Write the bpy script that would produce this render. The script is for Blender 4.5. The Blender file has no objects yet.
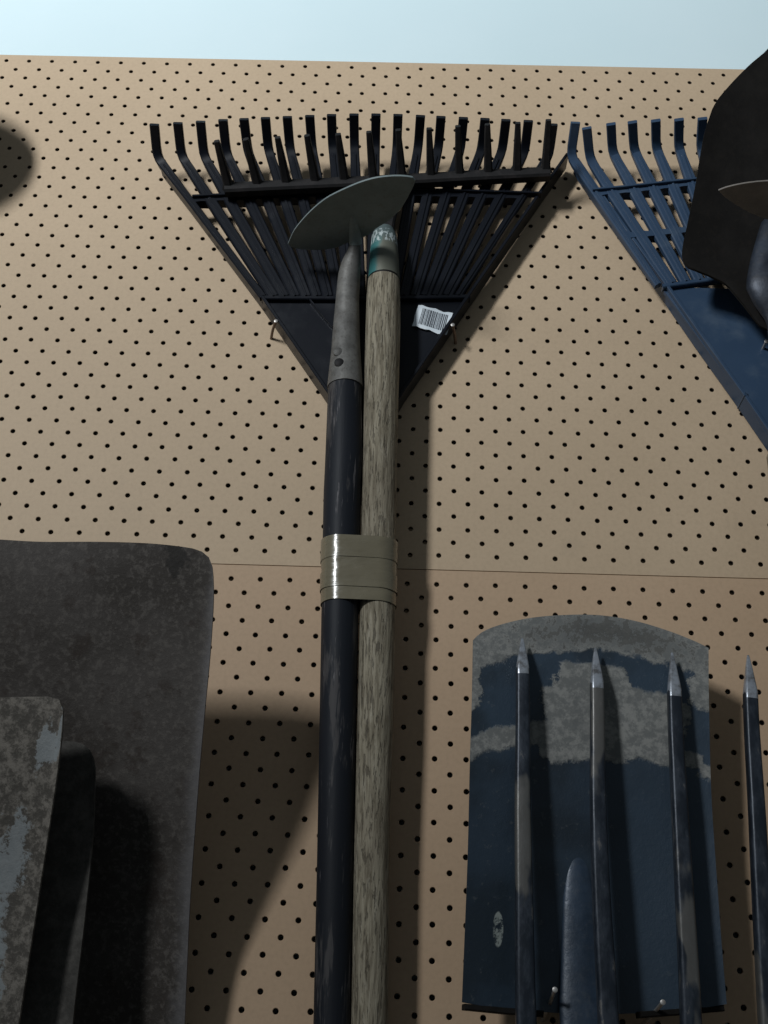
import bpy, math, random
from mathutils import Vector, Matrix, noise
random.seed(7)
S = bpy.context.scene
COL = S.collection

# ------------------------------------------------------------------ camera
cam_data = bpy.data.cameras.new('camera')
cam = bpy.data.objects.new('camera', cam_data)
COL.objects.link(cam)
r_, u_, f_ = Vector((0.999519, 0.003255, 0.03085)), Vector((-0.026181, -0.444952, 0.895172)), Vector((-0.016641, 0.895548, 0.444653))
m = Matrix.Identity(4)
for i in range(3):
    m[i][0], m[i][1], m[i][2] = r_[i], u_[i], -f_[i]
m.translation = Vector((0.0, -0.93118, 1.30))
cam.matrix_world = m
cam_data.sensor_fit = 'VERTICAL'
cam_data.sensor_height = 36.0
cam_data.sensor_width = 27.0
cam_data.lens = 41.1023
cam_data.clip_start = 0.02
S.camera = cam

# ------------------------------------------------------------------ light (a tall narrow fitting to the upper left, tipped upwards)
world = bpy.data.worlds.new('shed_daylight')
S.world = world
world.use_nodes = True
wb = world.node_tree.nodes['Background']
wb.inputs['Color'].default_value = (0.80, 0.92, 1.0, 1)
wb.inputs['Strength'].default_value = 0.12
ld = bpy.data.lights.new('ceiling_lamp', 'AREA')
ld.shape = 'RECTANGLE'
ld.size, ld.size_y = 0.26, 1.50
ld.energy = 158
ld.color = (0.93, 0.97, 1.0)
lo = bpy.data.objects.new('ceiling_lamp', ld)
COL.objects.link(lo)
lo.location = (-1.50, -2.45, 2.82)
lo.rotation_euler = Vector((0.30, 0.55, 0.775)).to_track_quat('-Z', 'Y').to_euler()

S.view_settings.view_transform = 'Standard'
S.view_settings.look = 'None'
S.view_settings.gamma = 1.0
S.view_settings.use_curve_mapping = False
S.view_settings.exposure = 0.0

# ------------------------------------------------------------------ node helpers
class NT:
    def __init__(self, name, rough=0.6, metal=0.0, spec=0.5):
        self.m = bpy.data.materials.new(name)
        self.m.use_nodes = True
        self.t = self.m.node_tree
        self.b = self.t.nodes['Principled BSDF']
        self.b.inputs['Roughness'].default_value = rough
        self.b.inputs['Metallic'].default_value = metal
        self.b.inputs['Specular IOR Level'].default_value = spec
        self.tc = self.t.nodes.new('ShaderNodeTexCoord')
    def n(self, kind, **kw):
        x = self.t.nodes.new(kind)
        for k, v in kw.items():
            setattr(x, k, v)
        return x
    def link(self, a, b):
        self.t.links.new(a, b)
    def val(self, sock, v):
        if hasattr(v, 'is_linked') or isinstance(v, bpy.types.NodeSocket):
            self.link(v, sock)
        else:
            sock.default_value = v
    def coord(self, scale=(1, 1, 1), uv=False):
        mp = self.n('ShaderNodeMapping')
        mp.inputs['Scale'].default_value = scale
        self.link(self.tc.outputs['UV' if uv else 'Object'], mp.inputs['Vector'])
        return mp.outputs[0]
    def noise(self, scale, detail=4, rough=0.55, stretch=(1, 1, 1), uv=False, dist=0.0):
        x = self.n('ShaderNodeTexNoise')
        x.inputs['Scale'].default_value = scale
        x.inputs['Detail'].default_value = detail
        x.inputs['Roughness'].default_value = rough
        x.inputs['Distortion'].default_value = dist
        self.link(self.coord(stretch, uv), x.inputs['Vector'])
        return x.outputs['Fac']
    def step(self, v, lo, hi):
        x = self.n('ShaderNodeMapRange')
        x.interpolation_type = 'SMOOTHSTEP'
        self.val(x.inputs['Value'], v)
        x.inputs['From Min'].default_value = lo
        x.inputs['From Max'].default_value = hi
        return x.outputs[0]
    def math(self, op, a, b=0.0):
        x = self.n('ShaderNodeMath')
        x.operation = op
        self.val(x.inputs[0], a)
        self.val(x.inputs[1], b)
        return x.outputs[0]
    def mix(self, fac, a, b):
        x = self.n('ShaderNodeMix')
        x.data_type = 'RGBA'
        self.val(x.inputs[0], fac)
        for s, c in ((x.inputs[6], a), (x.inputs[7], b)):
            if isinstance(c, bpy.types.NodeSocket):
                self.link(c, s)
            else:
                s.default_value = (*c, 1)
        return x.outputs[2]
    def uv(self):
        x = self.n('ShaderNodeSeparateXYZ')
        self.link(self.tc.outputs['UV'], x.inputs[0])
        return x.outputs[0], x.outputs[1]
    def xyz(self):
        x = self.n('ShaderNodeSeparateXYZ')
        self.link(self.tc.outputs['Object'], x.inputs[0])
        return x.outputs
    def blob(self, cu, cv, ru, rv, u, v):
        a = self.math('DIVIDE', self.math('SUBTRACT', u, cu), ru)
        b = self.math('DIVIDE', self.math('SUBTRACT', v, cv), rv)
        return self.math('SUBTRACT', 1.0, self.math('SQRT', self.math('ADD', self.math('MULTIPLY', a, a), self.math('MULTIPLY', b, b))))
    def color(self, c):
        if isinstance(c, bpy.types.NodeSocket):
            self.link(c, self.b.inputs['Base Color'])
        else:
            self.b.inputs['Base Color'].default_value = (*c, 1)
        return self
    def rough(self, v):
        self.val(self.b.inputs['Roughness'], v)
        return self
    def bump(self, h, strength=0.3, dist=0.001):
        x = self.n('ShaderNodeBump')
        x.inputs['Strength'].default_value = strength
        x.inputs['Distance'].default_value = dist
        self.link(h, x.inputs['Height'])
        self.link(x.outputs[0], self.b.inputs['Normal'])
        return self

def srgb(r, g, b):
    f = lambda c: (c / 255 / 12.92) if c <= 10 else ((c / 255 + 0.055) / 1.055) ** 2.4
    return (f(r), f(g), f(b))

M = {}
# painted wall
t = NT('wall_paint', 0.7)
n1 = t.noise(2.5, 5)
t.color(t.mix(t.step(n1, .3, .7), (0.62, 0.77, 0.81), (0.66, 0.80, 0.84)))
t.bump(t.noise(60, 3), 0.15, 0.0006)
M['wall'] = t.m

def board_mat(name, a, b, stain):
    t = NT(name, 0.62, spec=0.35)
    big = t.noise(3.2, 5, .6)
    fine = t.noise(260, 3, .6)
    c = t.mix(t.step(big, .3, .7), a, b)
    c = t.mix(t.math('MULTIPLY', t.step(fine, .35, .75), 0.18), c, tuple(x * 0.62 for x in a))
    sm = t.noise(11, 6, .7)
    c = t.mix(t.math('MULTIPLY', t.step(sm, .60, .78), 0.30), c, stain)
    t.color(c)
    t.rough(t.math('ADD', 0.52, t.math('MULTIPLY', big, 0.2)))
    t.bump(fine, 0.12, 0.0005)
    return t.m
M['board_u'] = board_mat('hardboard_upper', (0.49, 0.370, 0.247), (0.55, 0.420, 0.286), (0.36, 0.28, 0.20))
M['board_l'] = board_mat('hardboard_lower', (0.47, 0.330, 0.212), (0.52, 0.37, 0.245), (0.34, 0.24, 0.165))
t = NT('shaded_hardboard_core', 0.9)  # hole walls: dark brown core, also set dark to deepen the shade in the holes
t.color(t.mix(t.noise(90), (.030, .020, .013), (.055, .038, .026)))
M['core'] = t.m
t = NT('rough_sawn_pine', 0.8)
t.color(t.mix(t.noise(8, 4, stretch=(1, 6, 6)), (.35, .25, .15), (.5, .37, .23)))
M['batten'] = t.m
t = NT('concrete', 0.9)
t.color(t.mix(t.noise(4, 6), (.06, .06, .058), (.11, .11, .105)))
M['concrete'] = t.m

def plastic(name, a, b, rough=0.42, dust=(.16, .18, .20), amt=.25, spec=.4):
    t = NT(name, rough, spec=spec)
    d = t.step(t.noise(22, 6, .65), .52, .80)
    c = t.mix(t.noise(40, 3), a, b)
    c = t.mix(t.math('MULTIPLY', d, amt), c, dust)
    t.color(c)
    t.rough(t.math('ADD', rough, t.math('MULTIPLY', d, 0.25)))
    t.bump(t.noise(300, 2), 0.08, 0.0004)
    return t.m
M['plastic_black'] = plastic('black_moulded_plastic', (.0055, .0068, .0105), (.0085, .0105, .0155), .36, (.020, .024, .032), .2, .22)
M['plastic_navy'] = plastic('navy_moulded_plastic', (.027, .053, .098), (.036, .068, .122), .40, (.11, .15, .19), .32)
t = NT('black_forged_iron', 0.7, 0.0, 0.35)
n = t.noise(90, 5, .7)
t.color(t.mix(t.step(n, .45, .75), (.006, .0055, .006), (.020, .017, .017)))
t.bump(n, .4, .0008)
M['iron'] = t.m

def steel(name, a, b, rust, rough=.55, metal=.6, amt=.5, sc=30, spec=.5):
    t = NT(name, rough, metal, spec)
    n = t.noise(sc, 6, .65)
    n2 = t.noise(sc * 6, 4, .7)
    c = t.mix(t.step(n, .35, .7), a, b)
    c = t.mix(t.math('MULTIPLY', t.step(n2, .5, .75), amt), c, rust)
    t.color(c)
    t.rough(t.math('ADD', rough - .1, t.math('MULTIPLY', n2, .3)))
    t.bump(n2, .35, .0008)
    return t.m
M['hoe_blade'] = steel('dull_green_grey_steel', (.14, .178, .182), (.185, .225, .226), (.11, .105, .095), .6, .1)
M['hoe_socket'] = steel('worn_grey_steel', (.085, .083, .078), (.170, .166, .155), (.055, .046, .039), .55, .25, .7, 45)
M['rust_blade'] = steel('dark_rusted_steel', (.008, .0072, .0066), (.0135, .0122, .011), (.020, .016, .013), .7, .05, spec=.15)
M['rust_lens'] = steel('brown_rusted_steel', (.15, .135, .12), (.21, .19, .17), (.23, .19, .155), .7, .05)
M['nail'] = steel('galvanised_nail', (.42, .40, .38), (.55, .53, .50), (.25, .17, .12), .4, .7)
M['nail_rust'] = steel('rusty_nail', (.16, .11, .085), (.22, .16, .12), (.10, .06, .04), .6, .3)
M['navy_steel'] = steel('navy_painted_steel', (.016, .024, .040), (.030, .044, .070), (.09, .09, .088), .42, .15, .35, 40)
M['spade_ridge'] = steel('blue_painted_ridge', (.020, .034, .055), (.034, .056, .090), (.08, .09, .10), .34, .1, .3, 30)
M['socket_dark'] = steel('blue_black_socket_steel', (.02, .025, .035), (.035, .045, .065), (.07, .06, .05), .42, .4, .3)

t = NT('worn_navy_fork_steel', .34, .35)
n = t.noise(9, 5, .6, (1, 1, .45)); n2 = t.noise(110, 5, .7, (1, 1, .4))
c = t.mix(t.step(n2, .42, .62), (.014, .020, .030), (.034, .043, .058))
c = t.mix(t.math('MULTIPLY', t.step(n, .555, .585), .8), c, (.13, .125, .115))
c = t.mix(t.math('MULTIPLY', t.step(n2, .62, .68), .6), c, (.16, .15, .14))
t.color(c)
t.rough(t.math('ADD', .26, t.math('MULTIPLY', n2, .3)))
t.bump(n2, .35, .0008)
M['fork'] = t.m
# shiny ground tine tip
t = NT('ground_steel_tip', .30, .55)
n = t.noise(120, 5, .7)
t.color(t.mix(t.step(n, .4, .75), (.40, .43, .48), (.12, .115, .11)))
t.bump(n, .3, .0006)
M['tip'] = t.m

# wooden handle, weathered
t = NT('weathered_ash_wood', .8, spec=.25)
g1 = t.noise(40, 6, .68, (8, 8, .6), dist=.3)
g2 = t.noise(70, 4, .6, (7, 7, .5))
sp = t.noise(330, 3, .65, (1.6, 1.6, .22))
c = t.mix(t.step(g1, .38, .62), (.150, .128, .090), (.31, .275, .205))
c = t.mix(t.math('MULTIPLY', t.step(g2, .54, .64), .45), c, (.40, .365, .29))
c = t.mix(t.math('MULTIPLY', t.step(sp, .55, .63), .6), c, (.055, .047, .037))
c = t.mix(t.math('MULTIPLY', t.step(t.noise(7, 4, .6, (1, 1, .6)), .48, .66), .45), c, (.15, .125, .09))
t.color(c)
t.bump(t.math('SUBTRACT', g1, t.math('MULTIPLY', t.step(sp, .54, .64), .8)), .7, .0016)
M['wood'] = t.m

# dark painted handle with worn streaks
t = NT('blue_black_painted_handle', .5, spec=.16)
st = t.noise(14, 5, .7, (5, 5, .55))
st2 = t.noise(40, 5, .7, (4, 4, .25))
c = t.mix(t.noise(9, 3, .5, (1, 1, .3)), (.0095, .0108, .0140), (.015, .0182, .0250))
c = t.mix(t.math('MULTIPLY', t.step(st, .53, .61), .75), c, (.070, .066, .066))
c = t.mix(t.math('MULTIPLY', t.step(st2, .60, .66), .7), c, (.17, .16, .165))
t.color(c)
t.rough(t.math('ADD', .42, t.math('MULTIPLY', st, .25)))
t.bump(st2, .3, .0008)
M['dark_handle'] = t.m

# teal painted ferrule, worn to bare metal, faded white print near the top
t = NT('worn_teal_ferrule', .5, .25)
u, v = t.uv()
n = t.noise(55, 5, .7, (1, 1, .4))
x = t.xyz()
side = t.math('SUBTRACT', 1.0, t.step(t.math('ADD', u, t.math('MULTIPLY', t.math('SUBTRACT', n, .5), .22)), .77, .86))
c = t.mix(side, (.040, .165, .165), (.135, .140, .112))
c = t.mix(t.step(v, .55, .80), c, (.10, .135, .135))
pr = t.n('ShaderNodeTexNoise'); pr.inputs['Scale'].default_value = 420; pr.inputs['Detail'].default_value = 1
t.link(t.coord((1, 1, .45)), pr.inputs['Vector'])
band = t.math('MULTIPLY', t.math('MULTIPLY', t.step(v, .60, .64), t.math('SUBTRACT', 1.0, t.step(v, .86, .90))), t.step(pr.outputs[0], .48, .56))
c = t.mix(t.math('MULTIPLY', band, .85), c, (.48, .54, .54))
t.color(c)
t.bump(n, .3, .0007)
M['ferrule'] = t.m

# packing tape
t = NT('brown_packing_tape', .22, spec=.6)
c = t.mix(t.noise(30, 4), (.125, .108, .070), (.180, .158, .105))
t.color(c)
t.rough(t.math('ADD', .16, t.math('MULTIPLY', t.noise(60, 4), .2)))
t.bump(t.noise(15, 4, .55, (1, 1, 3)), .6, .004)
t.b.inputs['Coat Weight'].default_value = .4
t.b.inputs['Coat Roughness'].default_value = .15
M['tape'] = t.m

# sticker paper + ink
t = NT('sticker_paper', .55)
t.color(t.mix(t.noise(160, 3), (.62, .70, .76), (.80, .86, .90)))
M['paper'] = t.m
t = NT('barcode_ink', .6)
t.color((.05, .06, .075))
M['ink'] = t.m

# large square shovel: speckled dark rust
t = NT('dark_speckled_rusty_steel', .72, .05, .35)
u, v = t.uv()
big = t.noise(7, 6, .65)
fin = t.noise(210, 5, .75)
mid = t.noise(38, 6, .7)
c = t.mix(t.step(big, .40, .60), (.040, .034, .029), (.070, .062, .056))
c = t.mix(t.math('MULTIPLY', t.step(fin, .48, .62), .55), c, (.125, .112, .10))
c = t.mix(t.math('MULTIPLY', t.step(mid, .53, .64), .6), c, (.030, .021, .016))
d = t.blob(.845, .965, .06, .045, u, v)
dm = t.step(t.math('ADD', d, t.math('MULTIPLY', t.math('SUBTRACT', mid, .5), 5.0)), .25, .5)
c = t.mix(t.math('MULTIPLY', dm, .85), c, (.016, .014, .012))
edge = t.step(t.math('ADD', u, t.math('MULTIPLY', t.math('SUBTRACT', mid, .5), .12)), .93, 1.0)
c = t.mix(t.math('MULTIPLY', edge, .55), c, (.17, .165, .17))  # lighter right strip: light caught by the upturned side, put into the colour
t.color(c)
t.bump(t.math('ADD', fin, mid), .5, .0012)
M['shovel_rust'] = t.m

# pale front blade: brown crust with bare grey patches
t = NT('crusted_blade_with_bare_patches', .68, .1, .35)
u, v = t.uv()
nz = t.noise(130, 6, .75)
nz2 = t.noise(42, 6, .7)
c = t.mix(t.step(nz, .42, .60), (.075, .067, .057), (.20, .18, .155))
pert = t.math('ADD', t.math('MULTIPLY', t.math('SUBTRACT', nz2, .5), 2.6), t.math('MULTIPLY', t.math('SUBTRACT', nz, .5), 2.0))
for cu, cv, ru, rv in ((.905, .86, .05, .11), (.965, .93, .025, .09), (.835, .50, .085, .24), (.81, .20, .10, .26)):
    b = t.step(t.math('ADD', t.blob(cu, cv, ru, rv, u, v), pert), .25, .45)
    c = t.mix(t.math('MULTIPLY', b, .8), c, (.25, .272, .28))
t.color(c)
t.bump(nz, .6, .0015)
M['crust_blade'] = t.m
t = NT('dark_brown_blade', .66, .1, .35)
nz = t.noise(90, 6, .75)
c = t.mix(t.step(nz, .35, .7), (.050, .047, .042), (.105, .098, .088))
t.color(c)
t.bump(nz, .5, .0012)
M['dark_blade'] = t.m

# spade: navy paint with dried mud on the mouth
t = NT('navy_spade_with_dried_mud', .5, .1, .4)
u, v = t.uv()
n1 = t.noise(34, 7, .68)
n2 = t.noise(150, 5, .75)
n3 = t.noise(12, 4, .6)
pert = t.math('ADD', t.math('MULTIPLY', t.math('SUBTRACT', n1, .5), .26), t.math('MULTIPLY', t.math('SUBTRACT', n2, .5), .10))
pb = t.math('ADD', v, t.math('MULTIPLY', pert, .32))
def box(u0, u1, v0, v1, soft=.006):
    uu = t.math('ADD', u, t.math('MULTIPLY', pert, .9))
    vv = t.math('ADD', v, t.math('MULTIPLY', pert, .28))
    a = t.math('MULTIPLY', t.step(uu, u0 - soft, u0 + soft), t.math('SUBTRACT', 1., t.step(uu, u1 - soft, u1 + soft)))
    b = t.math('MULTIPLY', t.step(vv, v0 - soft, v0 + soft), t.math('SUBTRACT', 1., t.step(vv, v1 - soft, v1 + soft)))
    return t.math('MULTIPLY', a, b)
mask = t.step(pb, .89, .902)
for bx_ in ((.30, .98, .615, .665), (.30, .90, .615, .80), (.36, .66, .60, .86), (-.2, .34, .645, .70), (.92, 1.3, .80, 1.1), (-.2, .045, .78, 1.1), (.93, 1.2, .60, .64)):
    mask = t.math('MAXIMUM', mask, box(*bx_))
# fine white specks below the mud line
sp = t.math('MULTIPLY', t.step(n2, .60, .66), .6)
paint = t.mix(t.step(n3, .40, .60), (.018, .029, .041), (.032, .053, .079))
paint = t.mix(t.math('MULTIPLY', sp, .5), paint, (.16, .17, .17))
low = t.math('SUBTRACT', 1.0, t.step(v, .60, .66))
paint = t.mix(t.math('MULTIPLY', low, .35), paint, (.012, .019, .028))
paint = t.mix(t.math('MULTIPLY', t.step(u, .55, .75), .5), paint, (.034, .058, .088))  # right half painted lighter, as the dished blade turns to the light there
mud = t.mix(t.step(n2, .42, .62), (.150, .155, .150), (.255, .255, .24))
mud = t.mix(t.math('MULTIPLY', t.step(n1, .52, .66), .5), mud, (.11, .115, .115))
lump = t.step(t.math('ADD', t.blob(.60, .955, .40, .05, u, v), t.math('MULTIPLY', t.math('SUBTRACT', n2, .5), 5.5)), .25, .6)
mud = t.mix(t.math('MULTIPLY', lump, .7), mud, (.062, .060, .055))
c = t.mix(mask, paint, mud)
d = t.math('MAXIMUM', t.step(t.blob(.135, .185, .022, .045, u, v), .0, .12), 0.0)
c = t.mix(t.math('MULTIPLY', d, t.step(n2, .42, .55)), c, (.27, .30, .28))
t.color(c)
t.rough(t.math('ADD', .40, t.math('MULTIPLY', mask, .45)))
t.bump(t.math('ADD', t.math('MULTIPLY', n2, .6), t.math('MULTIPLY', mask, .8)), .5, .0012)
M['spade'] = t.m

# ------------------------------------------------------------------ geometry helpers
def finish(me, angle=40):
    me.validate()
    me.update()
    for p in me.polygons:
        p.use_smooth = True
    me.set_sharp_from_angle(angle=math.radians(angle))

def mesh(name, verts, faces, mat, parent=None, origin=None, uvs=None, angle=40):
    o0 = Vector(origin) if origin is not None else (Vector(parent['origin_']) if parent is not None else Vector((0, 0, 0)))
    me = bpy.data.meshes.new(name)
    me.from_pydata([tuple(Vector(v) - o0) for v in verts], [], faces)
    if uvs:
        lay = me.uv_layers.new(name='UVMap')
        for lp in me.loops:
            lay.data[lp.index].uv = uvs[lp.vertex_index]
    me.materials.append(M[mat])
    finish(me, angle)
    ob = bpy.data.objects.new(name, me)
    COL.objects.link(ob)
    if parent is not None:
        ob.parent = parent
        ob['origin_'] = tuple(o0)
    else:
        ob.location = o0
        ob['origin_'] = tuple(o0)
    return ob

ALL_THINGS = []
def thing(name, label, cat, base, group=None):
    e = bpy.data.objects.new(name, None)
    e.empty_display_size = 0.05
    COL.objects.link(e)
    e.location = base
    e['origin_'] = tuple(base)
    tag(e, label, cat, group)
    return e

def tag(o, label, cat, group=None):
    o['label'] = label
    o['category'] = cat
    if group:
        o['group'] = group
    return o

def catmull(pts, n):
    """resample a polyline of 3D points evenly with Catmull-Rom smoothing"""
    P = [Vector(p) for p in pts]
    if len(P) == 2:
        return [P[0].lerp(P[1], i / (n - 1)) for i in range(n)]
    P = [P[0] * 2 - P[1]] + P + [P[-1] * 2 - P[-2]]
    dense = []
    for i in range(1, len(P) - 2):
        p0, p1, p2, p3 = P[i - 1:i + 3]
        for k in range(16):
            s = k / 16
            dense.append(0.5 * ((2 * p1) + (p2 - p0) * s + (2 * p0 - 5 * p1 + 4 * p2 - p3) * s * s + (3 * p1 - p0 - 3 * p2 + p3) * s ** 3))
    dense.append(P[-2].copy())
    L = [0]
    for a, b in zip(dense, dense[1:]):
        L.append(L[-1] + (b - a).length)
    out, j = [], 0
    for i in range(n):
        d = L[-1] * i / (n - 1)
        while j < len(L) - 2 and L[j + 1] < d:
            j += 1
        s = (d - L[j]) / max(1e-9, L[j + 1] - L[j])
        out.append(dense[j].lerp(dense[j + 1], min(1, max(0, s))))
    return out

def loft(rings, closed=True, caps=True):
    n = len(rings[0])
    V = [v for r in rings for v in r]
    F = []
    for i in range(len(rings) - 1):
        for k in range(n if closed else n - 1):
            a, b = i * n + k, i * n + (k + 1) % n
            F.append((a, b, b + n, a + n))
    if caps:
        F.append(tuple(range(n))[::-1])
        F.append(tuple(range((len(rings) - 1) * n, len(rings) * n)))
    return V, F

def tube_geo(pts, n=16, flat=1.0):
    """pts: (x, y, z, r); smooth tube with parallel frames; flat scales the Y side of the section"""
    P = [Vector(p[:3]) for p in pts]
    rings, uvs = [], []
    L = [0]
    for a, b in zip(P, P[1:]):
        L.append(L[-1] + (b - a).length)
    for i, p in enumerate(P):
        d = (P[min(i + 1, len(P) - 1)] - P[max(i - 1, 0)]).normalized()
        s = d.cross(Vector((0, 1, 0)))
        if s.length < 1e-3:
            s = Vector((1, 0, 0))
        s.normalize()
        q = s.cross(d).normalized()
        r = pts[i][3]
        rings.append([p + s * (r * math.cos(2 * math.pi * k / n)) + q * (r * flat * math.sin(2 * math.pi * k / n)) for k in range(n)])
        uvs += [(k / n, L[i] / L[-1]) for k in range(n)]
    V, F = loft(rings)
    return V, F, uvs

def smooth_path(pts, n):
    xyz = catmull([p[:3] for p in pts], n)
    # radius interpolated on cumulative length of the control points
    L = [0]
    for a, b in zip(pts, pts[1:]):
        L.append(L[-1] + (Vector(b[:3]) - Vector(a[:3])).length)
    out = []
    for i, p in enumerate(xyz):
        d = L[-1] * i / (n - 1)
        j = 0
        while j < len(L) - 2 and L[j + 1] < d:
            j += 1
        s = min(1, max(0, (d - L[j]) / max(1e-9, L[j + 1] - L[j])))
        out.append((p.x, p.y, p.z, pts[j][3] * (1 - s) + pts[j + 1][3] * s))
    return out

def tube(name, pts, mat, parent, n=20, seg=24, flat=1.0, **kw):
    V, F, uv = tube_geo(smooth_path(pts, seg), n, flat)
    return mesh(name, V, F, mat, parent, uvs=uv, **kw)

def bar(name, pts, mat, parent, width, depth, side=Vector((1, 0, 0)), angle=30, rounded=False):
    """chamfered rectangular bar along pts; width/depth lists (m), side = rough width direction"""
    P = [Vector(p[:3]) for p in pts]
    rings = []
    for i, p in enumerate(P):
        d = (P[min(i + 1, len(P) - 1)] - P[max(i - 1, 0)]).normalized()
        s = (side - d * side.dot(d)).normalized()
        q = s.cross(d).normalized()
        w = (width[i] if isinstance(width, (list, tuple)) else width) / 2
        h = (depth[i] if isinstance(depth, (list, tuple)) else depth) / 2
        c = min(w, h) * 0.35
        sec = [(w, -h + c), (w, h - c), (w - c, h), (-w + c, h), (-w, h - c), (-w, -h + c), (-w + c, -h), (w - c, -h)]
        if rounded:
            c = min(w, h) * .48
            sec = []
            for cx_, cy_, a0_ in ((w - c, h - c, 0), (-w + c, h - c, 90), (-w + c, -h + c, 180), (w - c, -h + c, 270)):
                for k in range(5):
                    t_ = math.radians(a0_ + 22.5 * k)
                    sec.append((cx_ + c * math.cos(t_), cy_ + c * math.sin(t_)))
        rings.append([p + s * a + q * b for a, b in sec])
    V, F = loft(rings)
    return mesh(name, V, F, mat, parent, angle=angle)

def plate(name, top, right, bottom, left, mat, parent, thick=.0025, dish=0.0, dv=None, nu=24, nv=28, extra=None, rnd=0.0):
    """curved sheet from four 3D edges (left/right run bottom to top, top/bottom run left to right); dish pushes the middle towards the board"""
    T, B = catmull(top, nu), catmull(bottom, nu)
    Lf, Rt = catmull(left, nv), catmull(right, nv)
    V, uvs = [], []
    front, back = {}, {}
    for layer in (0, 1):
        for j in range(nv):
            v = j / (nv - 1)
            for i in range(nu):
                u = i / (nu - 1)
                p = (Lf[j] * (1 - u) + Rt[j] * u) + (B[i] * (1 - v) + T[i] * v) \
                    - (B[0] * (1 - u) * (1 - v) + B[-1] * u * (1 - v) + T[0] * (1 - u) * v + T[-1] * u * v)
                k = dish * (1 - (2 * u - 1) ** 2) * (dv(v) if dv else 1.0)
                p = p + Vector((0, k, 0))
                if extra:
                    p = p + Vector((0, extra(u, v), 0))
                if rnd:
                    p = p + Vector((0, rnd * noise.noise(p * 14), 0))
                if layer:
                    p = p + Vector((0, thick, 0))
                V.append(p)
                uvs.append((u, v))
    N = nu * nv
    F = []
    for j in range(nv - 1):
        for i in range(nu - 1):
            a = j * nu + i
            F.append((a, a + 1, a + nu + 1, a + nu))
            F.append((N + a, N + a + nu, N + a + nu + 1, N + a + 1))
    edge = [i for i in range(nu)] + [j * nu + nu - 1 for j in range(1, nv)] + [(nv - 1) * nu + i for i in range(nu - 2, -1, -1)] + [j * nu for j in range(nv - 2, 0, -1)]
    for a, b in zip(edge, edge[1:] + edge[:1]):
        F.append((b, a, N + a, N + b))
    return mesh(name, V, F, mat, parent, uvs=uvs, angle=45)

def slab(name, outline, mat, parent, offset):
    """flat outline (3D points) extruded by a vector"""
    n = len(outline)
    off = Vector(offset)
    V = [Vector(p) for p in outline] + [Vector(p) + off for p in outline]
    F = [tuple(range(n)), tuple(range(2 * n - 1, n - 1, -1))]
    F += [(i, i + n, (i + 1) % n + n, (i + 1) % n) for i in range(n)]
    return mesh(name, V, F, mat, parent, angle=30)

def box_geo(x0, x1, y0, y1, z0, z1):
    V = [(x, y, z) for x in (x0, x1) for y in (y0, y1) for z in (z0, z1)]
    F = [(0, 1, 3, 2), (4, 6, 7, 5), (0, 4, 5, 1), (2, 3, 7, 6), (0, 2, 6, 4), (1, 5, 7, 3)]
    return V, F

# ------------------------------------------------------------------ the setting
V, F = box_geo(-2.4, 2.4, 0.0285, 0.14, 0.0, 3.3)
w = mesh('wall_back', V, F, 'wall', origin=(0, .028, 0))
w['kind'] = 'structure'
V, F = box_geo(-2.4, 2.4, -3.2, 0.14, -0.10, 0.0)
fl = mesh('floor', V, F, 'concrete', origin=(0, 0, 0))
fl['kind'] = 'structure'

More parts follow.
